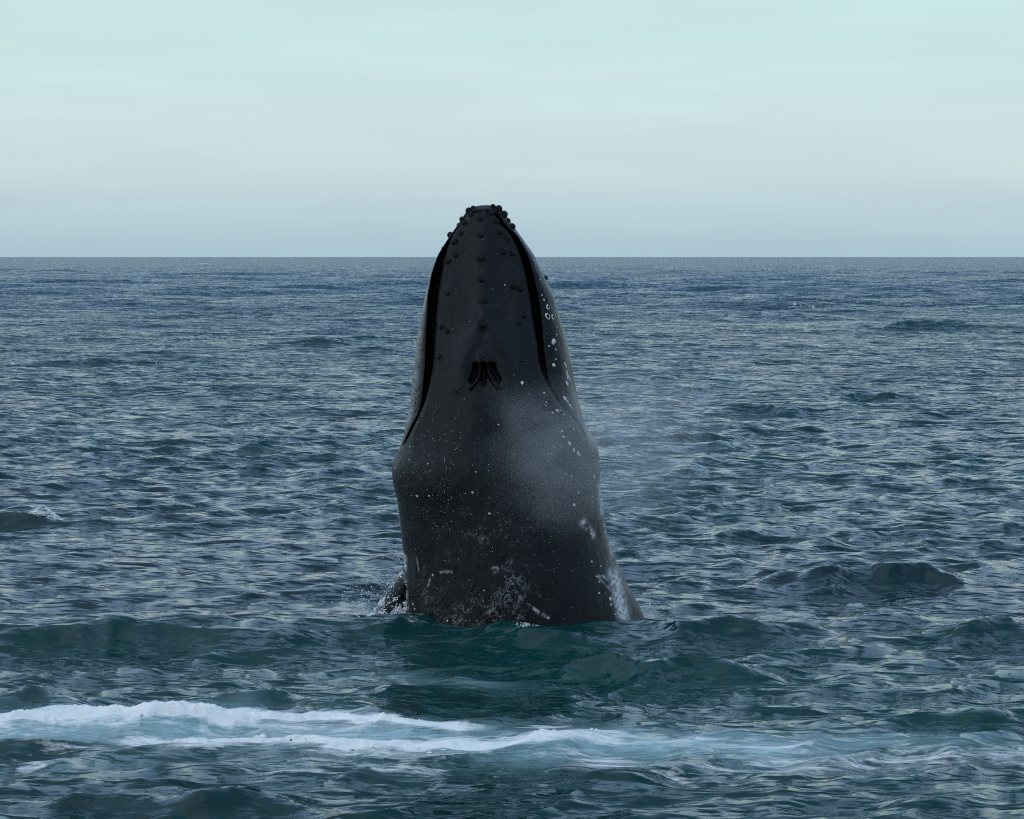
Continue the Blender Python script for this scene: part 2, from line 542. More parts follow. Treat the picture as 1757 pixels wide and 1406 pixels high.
AERATED = [
    (line_on_sea([(-150, 1262), (100, 1252), (350, 1256), (650, 1262), (900, 1274), (1050, 1272), (1300, 1284)], 0), 0.50, 0.80),
    (line_on_sea([(1250, 1286), (1500, 1276), (1850, 1280)], 0), 0.45, 0.5),
    (line_on_sea([(690, 1168), (800, 1170)], 0), 0.26, 0.34),
    (line_on_sea([(100, 1302), (520, 1302), (700, 1310)], 0), 0.35, 0.16),
]

def paint(lines, X, Y):
    out = np.zeros_like(X)
    for pts, hw, st in lines:
        best = np.full_like(X, 1e9)
        for (ax, ay), (bx, by) in zip(pts[:-1], pts[1:]):
            ux, uy = bx - ax, by - ay
            t = np.clip(((X - ax) * ux + (Y - ay) * uy) / (ux * ux + uy * uy), 0, 1)
            best = np.minimum(best, ((X - ax - t * ux) * 0.8) ** 2 + (Y - ay - t * uy) ** 2)
        out = np.maximum(out, st * np.exp(-best / (hw * hw)))
    return out

def radii():
    r, out = 0.6, []
    while r < 40000:
        out.append(r)
        r += 0.25 if r < 13 else (0.0027 * r if r < 60 else (0.0042 * r if r < 300 else (0.006 * r if r < 4000 else 0.04 * r)))
    return np.array(out)

RR = radii()
fine = np.linspace(-14.2, 14.2, 690)
rest = 14.2 + (360 - 28.4) * np.linspace(0, 1, 92)[1:-1]
AZ = np.radians(np.concatenate([fine, rest]))
GR, GA = np.meshgrid(RR, AZ, indexing='ij')
X0, Y0 = CAM[0] + GR * np.sin(GA), CAM[1] + GR * np.cos(GA)
lim_r = np.gradient(RR) * 2.4
lim = np.maximum(lim_r[:, None], np.where(np.arange(len(AZ)) < 690, 0.0, 1.0)[None, :] * GR * 0.16)
X1, Y1, Z1 = sea_surface(X0, Y0, lim)
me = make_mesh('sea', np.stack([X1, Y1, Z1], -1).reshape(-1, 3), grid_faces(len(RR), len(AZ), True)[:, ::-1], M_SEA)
near = (GR < 40)
foam = np.zeros_like(X1); aer = np.zeros_like(X1)
nr = int(np.searchsorted(RR, 40))
foam[:nr] = paint(FOAM, X1[:nr], Y1[:nr])
aer[:nr] = paint(AERATED, X1[:nr], Y1[:nr])
keep_w = np.clip(lam[None, :] / lim_r[:, None] - 1, 0, 1)
lost = 1 - (keep_w ** 2 * slope[None] ** 2).sum(1) / (slope ** 2).sum()
add_attr(me, 'unresolved', np.repeat(lost[:, None], len(AZ), 1))
add_attr(me, 'foam', foam); add_attr(me, 'aeration', aer)
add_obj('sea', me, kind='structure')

# ------------------------------------------------------------------ the whale
# outline of the head read row by row: (row, left side, left lip, left rostrum edge, midline, right rostrum edge, right lip, right side)
ROWS = [
    (352.5, 824, 825.5, 827, 833, 842, 843.5, 846),
    (355, 812, 814.5, 817, 831, 845, 849, 854),
    (360, 803, 806, 809, 829, 846, 852, 861),
    (368, 796, 799, 801.5, 827, 849, 857, 868),
    (381, 788, 790.5, 793, 825, 854.5, 863, 876),
    (404, 772, 774, 777.5, 824.5, 877, 886, 893),
    (422, 760, 762, 770, 825, 886, 897, 906),
    (440, 749, 751.5, 764.5, 825.5, 892.5, 906, 918),
    (471, 738, 741, 758, 826, 901.5, 915.5, 933),
    (509, 728.5, 735, 752.5, 827, 908.6, 924.5, 951),
    (548, 719.7, 733, 749, 829, 914, 929.6, 963),
    (586, 713, 731, 747, 830, 920.6, 932.5, 973),
    (624, 708.7, 730, 744.5, 831, 925, 936, 981),
    (650, 706, 728, 740, 832, 934, 941, 986),
    (663, 705, 726.5, 737.6, 832, 941, 946, 988.5),
    (688, 703, 723.5, 731, 833, 956.5, 960, 993.6),
    (708, 700, 719, 722.5, 834, 976, 980, 999),
    (725, 696, 709, 714, 835, 991, 994.5, 1003),
    (745, 691, 699, 704, 836, 1002, 1004.5, 1013),
    (762, 687, 691, 695, 837, 1008, 1010, 1024),
    (778, 681, 683, 687, 838, 1006, 1009, 1029),
    (796, 670.5, 681, 687, 839, 998, 1006, 1031),
    (815, 669, 688, 697, 840, 985, 998, 1032),
    (835, 671, 698, 707, 842, 972, 988, 1033),
    (860, 677, 707, 717, 844, 965, 981, 1036),
    (890, 681.5, 711, 722, 847, 962, 980, 1040),
    (925, 685, 713, 724, 850, 963, 982, 1044.5),
    (957, 689, 715, 726, 853, 968, 988, 1054),
    (985, 690.5, 716, 728, 856, 974, 994, 1067),
    (1010, 691, 716, 730, 858, 980, 1000, 1079),
    (1040, 691, 716, 731, 860, 984, 1006, 1095),
    (1075, 688, 714, 730, 862, 988, 1010, 1112),
    (1150, 676, 704, 724, 866, 996, 1020, 1128),
    (1300, 655, 690, 712, 870, 1010, 1040, 1136),
    (1500, 640, 680, 705, 872, 1020, 1050, 1140),
]
T = np.array(ROWS, float)
NV = 620
v = np.linspace(0, 1, NV)
# rows packed closer at the rounded tip
pyv = 352.5 + (1480 - 352.5) * (0.35 * v ** 2 + 0.65 * v ** 1.35)
pyv = 352.5 + (pyv - 352.5) * sstep(-0.06, 0.03, v - 0.0) / sstep(-0.06, 0.03, 1.0)
def curve(c, sm=5):
    a = np.interp(pyv, T[:, 0], T[:, c])
    pad = np.pad(a, sm * 2, mode='edge')
    k = np.exp(-(np.arange(-2 * sm, 2 * sm + 1) / sm) ** 2); k /= k.sum()
    s = np.convolve(pad, k, 'valid')
    w = sstep(353, 380, pyv)
    return a * (1 - w) + s * w
cSL, cPL, cEL, cM, cER, cPR, cSR = [curve(i) for i in range(1, 8)]

# depth of the dorsal line (nearest to the camera), of the widest line, and of the throat
def prof(pts):
    p = np.array(pts, float)
    a = np.interp(pyv, p[:, 0], p[:, 1])
    pad = np.pad(a, 24, mode='edge')
    k = np.exp(-(np.arange(-24, 25) / 11.0) ** 2); k /= k.sum()
    s = np.convolve(pad, k, 'valid')
    w = sstep(352, 372, pyv)
    return a * (1 - w) + s * w
yF = prof([(352, 0.20), (354, 0.10), (360, 0.03), (372, -0.02), (400, -0.11), (450, -0.23), (520, -0.36), (600, -0.49), (660, -0.60), (720, -0.72), (800, -0.86), (900, -0.95), (1000, -1.03), (1100, -1.08), (1480, -1.15)])
yS = prof([(352, 0.21), (360, 0.22), (400, 0.24), (450, 0.25), (520, 0.22), (600, 0.18), (700, 0.10), (800, 0.02), (900, 0.02), (1000, 0.05), (1480, 0.05)])
yB = prof([(352, 0.22), (354, 0.28), (360, 0.35), (372, 0.43), (400, 0.58), (450, 0.78), (520, 1.02), (600, 1.18), (700, 1.28), (800, 1.28), (900, 1.2), (1000, 1.2), (1480, 1.25)])

NR_, NG_, NL_, NBK = 96, 30, 52, 110
UR = np.sin(np.linspace(0, 1, NR_) * math.pi / 2) * 0.5 + np.linspace(0, 1, NR_) * 0.5     # denser towards the rostrum edge
UG = np.linspace(0, 1, NG_ + 1)[1:]
UL = np.sin(np.linspace(0, 1, NL_ + 1)[1:] * math.pi / 2)
mouth = 1 - sstep(735, 775, pyv)
plate = 1 - sstep(630, 800, pyv)                       # 1 along the mouth, 0 on the neck
open_top = sstep(356, 385, pyv)
def side(cM, cE, cP, cS):
    """columns from the midline out to the side: pixel column and depth of each vertex"""
    n = NR_ + NG_ + NL_
    PX = np.zeros((NV, n)); YY = np.zeros((NV, n)); SG = np.zeros((NV, n))
    wE, wP, wS = (cE - cM)[:, None], (cP - cM)[:, None], (cS - cM)[:, None]
    PX[:, :NR_] = UR[None] * wE
    PX[:, NR_:NR_ + NG_] = wE + UG[None] * (wP - wE)
    PX[:, NR_ + NG_:] = wP + UL[None] * (wS - wP)
    s = np.clip(PX / wS, -1, 1)
    f, d = yF[:, None], yS[:, None]
    sup = d - (d - f) * np.clip(1 - np.abs(s) ** 2.2, 0, 1) ** 0.5          # rounded neck and body
    # mouth: flat rostrum, slit, outward rolling lip
    D = d - f
    yE = f + 0.16 * D
    yP = f + 0.26 * D
    ym = np.zeros_like(PX)
    ur = UR[None]
    ym[:, :NR_] = f + (yE - f) * (ur ** 2.2) + 0.05 * D * sstep(0.93, 1.0, ur) ** 2
    yE2 = yE + 0.05 * D
    ug = UG[None]
    gap = np.abs(wP - wE) / 163.0
    dep = np.minimum(0.62 * D, 0.02 + gap * 5.0) * open_top[:, None] * mouth[:, None]
    groove = dep * np.clip(np.sin(math.pi * np.clip(ug, 0, 1) ** 0.8), 0, 1) ** 0.55
    ym[:, NR_:NR_ + NG_] = yE2 + (yP - yE2) * ug
    ul = UL[None]
    ym[:, NR_ + NG_:] = yP + (d - yP) * (1 - np.sqrt(np.clip(1 - ul ** 2, 0, 1)))
    b = plate[:, None]
    y = ym * b + sup * (1 - b)
    y[:, NR_:NR_ + NG_] += groove
    return PX + cM[:, None], y

PXR, YYR = side(cM, cER, cPR, cSR)
PXL, YYL = side(cM, cEL, cPL, cSL)
PX = np.concatenate([PXL[:, :0:-1], PXR], 1)
YY = np.concatenate([YYL[:, :0:-1], YYR], 1)
PY = np.repeat(pyv[:, None], PX.shape[1], 1)

def gauss(cx, cy, sx, sy):
    return np.exp(-((PX - cx) / sx) ** 2 - ((PY - cy) / sy) ** 2)
def near_line(pts):
    best = np.full(PX.shape, 1e9)
    for (ax, ay), (bx, by) in zip(pts[:-1], pts[1:]):
        ux, uy = bx - ax, by - ay
        t = np.clip(((PX - ax) * ux + (PY - ay) * uy) / (ux * ux + uy * uy), 0, 1)
        best = np.minimum(best, (PX - ax - t * ux) ** 2 + (PY - ay - t * uy) ** 2)
    return best
def stroke(pts, sg):
    return np.exp(-near_line(pts) / sg ** 2)

H = np.zeros_like(PX)                                  # relief, positive towards the camera, metres
H += 0.022 * np.exp(-((PX - cM[:, None]) / 16.0) ** 2) * sstep(365, 420, PY) * (1 - sstep(545, 600, PY))
H += 0.13 * np.where(PY < 630, gauss(831, 630, 48, 60), gauss(831, 630, 48, 120))
H += 0.06 * stroke([(828, 540), (812, 572), (796, 598), (790, 645)], 13) * (1 - sstep(560, 660, PY)) + 0.03 * stroke([(790, 620), (786, 660)], 14)
H += 0.06 * stroke([(830, 540), (846, 572), (868, 597), (874, 640)], 13) * (1 - sstep(560, 655, PY))
H += 0.012 * stroke([(822, 582), (802, 604)], 7) + 0.012 * stroke([(838, 580), (858, 598)], 7)
H -= 0.12 * gauss(832, 642, 22, 25)
H += 0.06 * stroke([(824, 618), (825, 634), (820, 648), (809, 661)], 3.3) + 0.06 * stroke([(836, 618), (839, 636), (846, 650), (855, 661)], 3.3)
H -= 0.07 * stroke([(817, 626), (816, 640), (810, 650)], 3.8) + 0.07 * stroke([(846, 626), (849, 638), (856, 649)], 3.8)
H -= 0.035 * stroke([(831, 624), (831, 656)], 3.0)
H -= 0.05 * gauss(845, 720, 26, 70)
H += 0.05 * gauss(760, 800, 50, 60) + 0.05 * gauss(950, 790, 60, 60)
H -= 0.025 * gauss(796, 470, 26, 90) + 0.025 * gauss(862, 480, 26, 90)
H += 0.018 * (fbm(PX / 60, PY / 80, 3, 3) - 0.5) + 0.006 * (fbm(PX / 14, PY / 18, 3, 8) - 0.5)
H += 0.03 * np.exp(-((PX - 712) / 5) ** 2) * sstep(930, 1000, PY) * 0.6
frontmask = np.clip((yS[:, None] - YY) / np.maximum(yS - yF, 1e-3)[:, None] * 3.0, 0, 1) * sstep(353, 368, PY)
YY = YY - H * frontmask

# wear: white scars in the skin; the left jaw's lit tone painted in too
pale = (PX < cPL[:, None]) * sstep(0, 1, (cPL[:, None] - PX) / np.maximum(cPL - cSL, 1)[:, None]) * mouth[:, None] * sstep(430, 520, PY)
lace = fbm(PX / 9, PY / 9, 4, 21)
ridge = 1 - np.abs(2 * fbm(PX / 13, PY / 11, 3, 31) - 1) * 6
SC = pale * (0.12 + 0.34 * fbm(PX / 20, PY / 30, 3, 12))  # left jaw paler, as the light makes it, put into the colour
SC = np.maximum(SC, stroke([(1053, 985), (1062, 1020), (1074, 1075)], 9) * sstep(0.34, 0.52, lace) * sstep(970, 990, PY) * 1.2)
SC = np.maximum(SC, stroke([(1060, 1000), (1066, 1040), (1071, 1075)], 4.5))
SC = np.maximum(SC, stroke([(1000, 895), (1010, 908), (1017, 918)], 5) * sstep(0.42, 0.55, lace))
SC = np.maximum(SC, stroke([(1031, 832), (1033, 858), (1036, 885)], 4))
SC = np.maximum(SC, stroke([(1036, 895), (1042, 925), (1052, 960)], 2.2) * 0.5)
SC = np.maximum(SC, stroke([(691, 960), (691, 1000), (694, 1040), (699, 1060)], 4.5) * sstep(0.30, 0.5, lace))
SC = np.maximum(SC, stroke([(677, 860), (681, 890), (684, 925)], 2.5) * 0.35)
SF = 1.0 * gauss(882, 992, 30, 38) + 0.65 * gauss(848, 905, 60, 45) + 0.55 * gauss(800, 1045, 80, 30) + 0.6 * gauss(870, 1040, 60, 40) + 0.35 * gauss(740, 1010, 40, 60) + 0.5 * gauss(1040, 1000, 22, 50) + 0.12
SC = np.maximum(SC, stroke([(905, 1026), (922, 1038), (940, 1050)], 1.5) * sstep(0.34, 0.5, lace))
SC = np.maximum(SC, stroke([(715, 955), (719, 978)], 1.1) * 0.35)
SC = np.maximum(SC, stroke([(753, 977), (765, 974), (777, 974)], 1.5) * sstep(0.45, 0.58, lace) * 0.5)
SC = np.maximum(SC, stroke([(735, 1001), (739, 989)], 1.4) * 0.4)
SC = np.maximum(SC, stroke([(1020, 985), (1035, 988), (1050, 1005)], 1.6) * sstep(0.4, 0.5, lace) * 0.8)
SC = np.maximum(SC, stroke([(1027, 990), (1040, 1003), (1048, 1013)], 1.2) * 0.5)
ring = np.abs(np.sqrt(near_line([(849, 968), (851, 968)])) - 4.0)
SC = np.maximum(SC, np.exp(-(ring / 1.5) ** 2) * sstep(0.30, 0.5, lace) * 0.55)
SP = 0.07 + 0.95 * gauss(752, 800, 62, 75) + 0.4 * gauss(830, 960, 110, 120) + 0.5 * gauss(755, 870, 50, 60) + 0.3 * gauss(1030, 1000, 20, 50) + 0.5 * gauss(728, 712, 20, 30)  # where the drop glints are painted as specks

VX = np.zeros_like(PX); VZ = np.zeros_like(PX)
c_, s_ = math.cos(PITCH), math.sin(PITCH)
RX, RYY = (PX - PW / 2) / FOC, (PH / 2 - PY) / FOC
ydep = yS[:, None] * 0.5 + yF[:, None] * 0.5          # one true size for each row
tt = (ydep - CAM[1]) / (c_ + RYY * s_)
VX = CAM[0] + tt * RX
VZ = CAM[2] + tt * (-s_ + RYY * c_)
# far side: throat with pleats
th = np.linspace(0, math.pi, NBK + 2)[1:-1]
xr, xl = VX[:, -1:], VX[:, :1]
xc, xw = (xr + xl) / 2, (xr - xl) / 2
BX = xc + xw * np.cos(th)[None]
pleat = 0.022 * np.cos(th * 34)[None] * np.sin(th)[None] * np.clip((yB - yS) / 0.6, 0, 1)[:, None]
BY = yS[:, None] + ((yB - yS)[:, None] + pleat) * np.sin(th)[None] ** 0.9
BZ = np.repeat(VZ[:, -1:], NBK, 1)
AX, AY, AZ_ = np.concatenate([VX, BX], 1), np.concatenate([YY, BY], 1), np.concatenate([VZ, BZ], 1)
ncol = AX.shape[1]
tip = np.array([[AX[0].mean(), AY[0].mean(), AZ_[0].mean() + 0.004]])
verts = np.concatenate([np.stack([AX, AY, AZ_], -1).reshape(-1, 3), tip])
bf = grid_faces(NV, ncol, True)[:, ::-1]
me = make_mesh('body', verts, bf, M_SKIN)
z1 = np.zeros((NV, NBK))
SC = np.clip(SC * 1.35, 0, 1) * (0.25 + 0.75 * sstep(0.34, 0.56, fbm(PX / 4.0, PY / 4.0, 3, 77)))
SC = np.maximum(SC, stroke([(1050, 972), (1058, 1010), (1066, 1040), (1073, 1080)], 9) * sstep(968, 990, PY) * (0.55 + 0.45 * sstep(0.4, 0.5, lace)))
add_attr(me, 'scar_and_lit', np.concatenate([np.concatenate([SC, z1], 1).ravel(), [0]]))
add_attr(me, 'scuff', np.concatenate([np.concatenate([SF, z1], 1).ravel(), [0]]))
add_attr(me, 'speckle', np.concatenate([np.concatenate([SP, z1], 1).ravel(), [0]]))
# close the tip with a fan
import bmesh
bm = bmesh.new(); bm.from_mesh(me)
bm.verts.ensure_lookup_table()
tv = bm.verts[len(verts) - 1]
for j in range(ncol):
    fc = bm.faces.new((tv, bm.verts[j], bm.verts[(j + 1) % ncol])); fc.smooth = True; fc.material_index = 0
bmesh.ops.recalc_face_normals(bm, faces=bm.faces[:])
bm.to_mesh(me); bm.free()

whale = add_obj('whale', None, label='dark grey humpback whale rising upright out of the sea, blowhole towards us', category='whale')
add_obj('body', me, whale)

FP = np.stack([VX, YY, VZ], -1)
FPX, FPY = project(FP)
du = np.gradient(FP, axis=1); dv = np.gradient(FP, axis=0)
FN = np.cross(dv, du); FN /= np.linalg.norm(FN, axis=-1, keepdims=True) + 1e-9
FN *= np.where(FN[..., 1:2] > 0, -1, 1)
def skin_at(px, py):
    i = int(np.argmin((FPX - px) ** 2 + (FPY - py) ** 2))
    r, c = divmod(i, FPX.shape[1])
    return FP[r, c], FN[r, c]

def frame(o, p, nrm, sc, spin=0.0):
    from mathutils import Vector, Matrix, Quaternion
    q = Vector(nrm).to_track_quat('Z', 'Y') @ Quaternion((0, 0, 1), spin)
    o.matrix_world = Matrix.Translation(Vector(p)) @ q.to_matrix().to_4x4() @ Matrix.Diagonal((*sc, 1))

# tubercles: knobs with a slightly pinched foot
def knob_mesh():
    prof_ = [(1.7, -0.45), (1.35, -0.12), (1.08, 0.18), (0.98, 0.5), (0.84, 0.82), (0.56, 1.08), (0.25, 1.18)]
    n = 12
    V = [(r * math.cos(2 * math.pi * k / n) * (1 + 0.06 * math.sin(3 * k)), r * math.sin(2 * math.pi * k / n), z) for r, z in prof_ for k in range(n)]
    return make_mesh('tubercle', np.array(V), grid_faces(len(prof_), n, True), M_KNOB)
KNOB = knob_mesh()
bm = bmesh.new(); bm.from_mesh(KNOB)
bm.verts.ensure_lookup_table()
f = bm.faces.new([bm.verts[6 * 12 + k] for k in range(12)]); f.smooth = True
bmesh.ops.recalc_face_normals(bm, faces=bm.faces[:]); bm.to_mesh(KNOB); bm.free()
Z1 = lambda x, y: (680 + x / 3.9056, 330 + y / 3.9056)
for x, y, r in [(560, 180, 15), (563, 290, 15), (568, 445, 16), (571, 585, 16), (577, 733, 17), (578, 888, 14),
                (500, 152, 13), (518, 126, 12), (552, 124, 12), (456, 205, 14), (430, 276, 15), (389, 333, 17), (398, 422, 13), (345, 465, 15),
                (343, 680, 11), (300, 903, 13), (343, 935, 13), (287, 1105, 13),
                (635, 140, 14), (611, 120, 12), (671, 195, 16), (695, 268, 15), (745, 308, 17), (722, 403, 15), (777, 410, 17), (783, 632, 15),
                (833, 648, 14), (826, 880, 12), (856, 828, 13)]:
    p, nn = skin_at(*Z1(x, y))
    o = add_obj('tubercle', KNOB, whale)
    s = r / 3.9056 / 163 * random.uniform(1.1, 1.35)
    frame(o, p, nn, (s, s, s * random.uniform(0.55, 0.85)), random.random() * 6)
# knobs on the rim of the lower jaw, seen against the sky
for x, y, r, dx in [(486, 126, 20, -.5), (515, 108, 16, -.2), (440, 182, 16, -.7), (421, 222, 15, -.7), (361, 287, 19, -.8),
                    (648, 96, 15, .1), (686, 112, 21, .35), (722, 150, 22, .6), (750, 192, 14, .7), (776, 230, 20, .7), (1003, 572, 15, .8), (312, 378, 10, -.8)]:
    p, nn = skin_at(*Z1(x, y))
    nn = np.array((dx, -0.35, math.sqrt(max(0.02, 1 - dx * dx)) * 0.75)); nn /= np.linalg.norm(nn)
    o = add_obj('tubercle', KNOB, whale)
    s = r / 3.9056 / 163 * 1.15
    frame(o, p - nn * s * 0.25, nn, (s, s, s * 1.05), random.random() * 6)

# barnacles: low craters with an open middle, and plain caps for the small ones
def barnacle_mesh(openr):
    pr = [(1.0, -0.15), (0.93, 0.16), (0.75, 0.30), (0.58, 0.30), (openr, 0.06), (0.12, 0.02)] if openr else [(1.0, -0.15), (0.86, 0.16), (0.5, 0.27), (0.15, 0.30)]
    n = 14
    V = [(r * math.cos(2 * math.pi * k / n) * (1 + 0.10 * math.sin(2 * k + 1) + 0.05 * math.cos(5 * k)), r * math.sin(2 * math.pi * k / n) * (1 + 0.08 * math.cos(3 * k)), z) for r, z in pr for k in range(n)]
    me = make_mesh('barnacle', np.array(V), grid_faces(len(pr), n, True), M_SHELL)
    bm = bmesh.new(); bm.from_mesh(me); bm.verts.ensure_lookup_table()
    b0 = (len(pr) - 1) * n
    f = bm.faces.new([bm.verts[b0 + k] for k in range(n)]); f.smooth = True
    if openr:
        me.materials.append(M_KNOB)
        f.material_index = 1
        for fc in bm.faces:
            if max((vv.co.x ** 2 + vv.co.y ** 2) ** 0.5 for vv in fc.verts) < 0.70:
                fc.material_index = 1
    bmesh.ops.recalc_face_normals(bm, faces=bm.faces[:])
    bm.to_mesh(me); bm.free()
    return me
B_OPEN, B_CAP = barnacle_mesh(0.34), barnacle_mesh(0)
Z2 = lambda x, y: (640 + x / 4.183, 560 + y / 4.183)
Z3 = lambda x, y: (560 + x / 2.928, 820 + y / 2.928)
def barn(zf, k, x, y, r, op=0, asp=1.0, spin=0.0):
    p, nn = skin_at(*zf(x, y))
    o = add_obj('barnacle', B_OPEN if op else B_CAP, whale)
    s = r / k / 163
    frame(o, p, nn, (s * random.uniform(0.75, 1.15), s * asp * random.uniform(0.75, 1.2), s * random.uniform(0.6, 1.1)), spin + random.uniform(-0.5, 0.5))
for a in [(965, 585, 7), (978, 690, 6), (990, 720, 8), (1017, 770, 17, 1, 1.3), (1013, 835, 18, 1, 1.3), (1050, 838, 18, 1, 1.3), (1078, 905, 6), (1075, 958, 9),
          (1057, 1000, 20, 0, 1.2), (1048, 1015, 12), (1070, 1055, 7), (1070, 1122, 6), (1055, 1157, 12), (1135, 1160, 11, 0, 2.0), (1145, 1228, 12, 0, 3.4),
          (1160, 1245, 9, 0, 2.6), (1145, 1285, 12, 0, 1.6), (842, 1275, 13), (1128, 1380, 12, 0, 1.5), (990, 1345, 7), (725, 620, 5), (1025, 1030, 6)]:
    barn(Z1, 3.9056, *a)
for a in [(1380, 515, 11, 1, 1.4), (1398, 540, 10), (1420, 580, 17, 1, 1.4), (1230, 480, 8), (1243, 548, 7), (1240, 568, 6), (1322, 605, 11, 0, 1.4), (1290, 625, 9), (1345, 608, 6),
          (1370, 635, 6), (1360, 752, 8), (1365, 798, 10), (1410, 840, 15), (1440, 885, 12, 0, 1.5), (1470, 912, 14), (1485, 930, 9), (1443, 738, 7), (1410, 718, 6), (1585, 1082, 9, 0, 1.8),
          (1297, 865, 6), (1262, 965, 6), (1385, 1065, 6), (1425, 1075, 6), (1475, 1195, 7), (262, 955, 7), (265, 862, 7), (155, 1022, 10, 1), (275, 605, 7, 0, 1.6), (318, 1222, 9), (275, 1212, 5),
          (740, 1048, 5), (712, 1195, 5), (660, 1200, 4), (900, 708, 7), (1575, 1220, 5), (1262, 915, 5), (390, 988, 5), (400, 1218, 6)]:
    barn(Z2, 4.183, *a)
for a in [(1246, 138, 8), (1268, 77, 5), (1335, 425, 6), (1378, 445, 5), (1412, 424, 5), (1373, 579, 6), (1372, 520, 5), (1430, 610, 10), (1433, 640, 7), (1453, 686, 6),
          (435, 635, 8), (445, 660, 6), (410, 590, 6), (535, 493, 6), (820, 181, 6), (733, 76, 5), (790, 565, 4), (608, 718, 6), (515, 92, 4), (458, 95, 5)]:
    barn(Z3, 2.928, *a)

# flippers: broad paddles leaving the flanks and sinking under water
def flipper_mesh(pts, nu=40, nn_=28):
    """pts: centre, half width, half thickness along the paddle"""
    C = np.array([p[0] for p in pts]); W_ = np.array([p[1] for p in pts]); TH = np.array([p[2] for p in pts])
    s = np.linspace(0, len(pts) - 1, nu); kx = np.arange(len(pts))
    def cr(a):
        aa = np.concatenate([[2 * a[0] - a[1]], a, [2 * a[-1] - a[-2]]])
        i = np.minimum(s.astype(int), len(pts) - 2); t = s - i
        p0, p1, p2, p3 = aa[i], aa[i + 1], aa[i + 2], aa[i + 3]
        return 0.5 * (2 * p1 + (p2 - p0) * t + (2 * p0 - 5 * p1 + 4 * p2 - p3) * t ** 2 + (3 * p1 - p0 - 3 * p2 + p3) * t ** 3)
    Cx, Cy, Cz, w, th_ = cr(C[:, 0]), cr(C[:, 1]), cr(C[:, 2]), cr(W_), cr(TH)
    tx, tz = np.gradient(Cx), np.gradient(Cz)
    L = np.sqrt(tx ** 2 + tz ** 2); nx, nz = -tz / L, tx / L
    a = np.linspace(0, 2 * math.pi, nn_, endpoint=False)
    V = np.zeros((nu, nn_, 3))
    lump = 1 + 0.05 * np.sin(s * 5)[:, None] * np.cos(a)[None]
    V[..., 0] = Cx[:, None] + nx[:, None] * th_[:, None] * np.sin(a)[None]
    V[..., 2] = Cz[:, None] + nz[:, None] * th_[:, None] * np.sin(a)[None]
    V[..., 1] = Cy[:, None] + w[:, None] * np.cos(a)[None] * lump
    me = make_mesh('flipper', V.reshape(-1, 3), grid_faces(nu, nn_, True), M_SKIN)
    bm = bmesh.new(); bm.from_mesh(me); bm.verts.ensure_lookup_table()
    bm.faces.new([bm.verts[k] for k in range(nn_)]); bm.faces.new([bm.verts[(nu - 1) * nn_ + k] for k in range(nn_)])
    bmesh.ops.recalc_face_normals(bm, faces=bm.faces[:]); bm.to_mesh(me); bm.free()
    rs = fbm(V[..., 0].ravel() * 9, V[..., 2].ravel() * 9 + V[..., 1].ravel() * 3, 4, 44)
    add_attr(me, 'scar_and_lit', sstep(0.60, 0.7, rs) * 0.25); add_attr(me, 'speckle', np.full(nu * nn_, 0.4))
    return me
L0, L1, L2, L3 = at(740, 925, 0.15), at(706, 985, 0.15), at(668, 1050, 0.1), at(610, 1180, 0.0)
R0, R1, R2, R3 = at(990, 900, 0.1), at(1030, 990, 0.1), at(1092, 1085, 0.1), at(1160, 1230, 0.1)
add_obj('flipper', flipper_mesh([(L0, 0.30, 0.10), (L1, 0.34, 0.12), (L2, 0.36, 0.15), (L3, 0.32, 0.13)]), whale, label='left-hand flipper half hidden by splash')
add_obj('flipper', flipper_mesh([(R0, 0.30, 0.10), (R1, 0.34, 0.12), (R2, 0.36, 0.14), (R3, 0.30, 0.12)]), whale, label='right-hand flipper pressed to the flank')

# ------------------------------------------------------------------ foam, splash and breath
def add_foam_patch(name, pos, rad, stretch, **props):
    return add_obj(name, drops_mesh(name, pos, rad, M_FOAM, stretch, ICO0), **props)

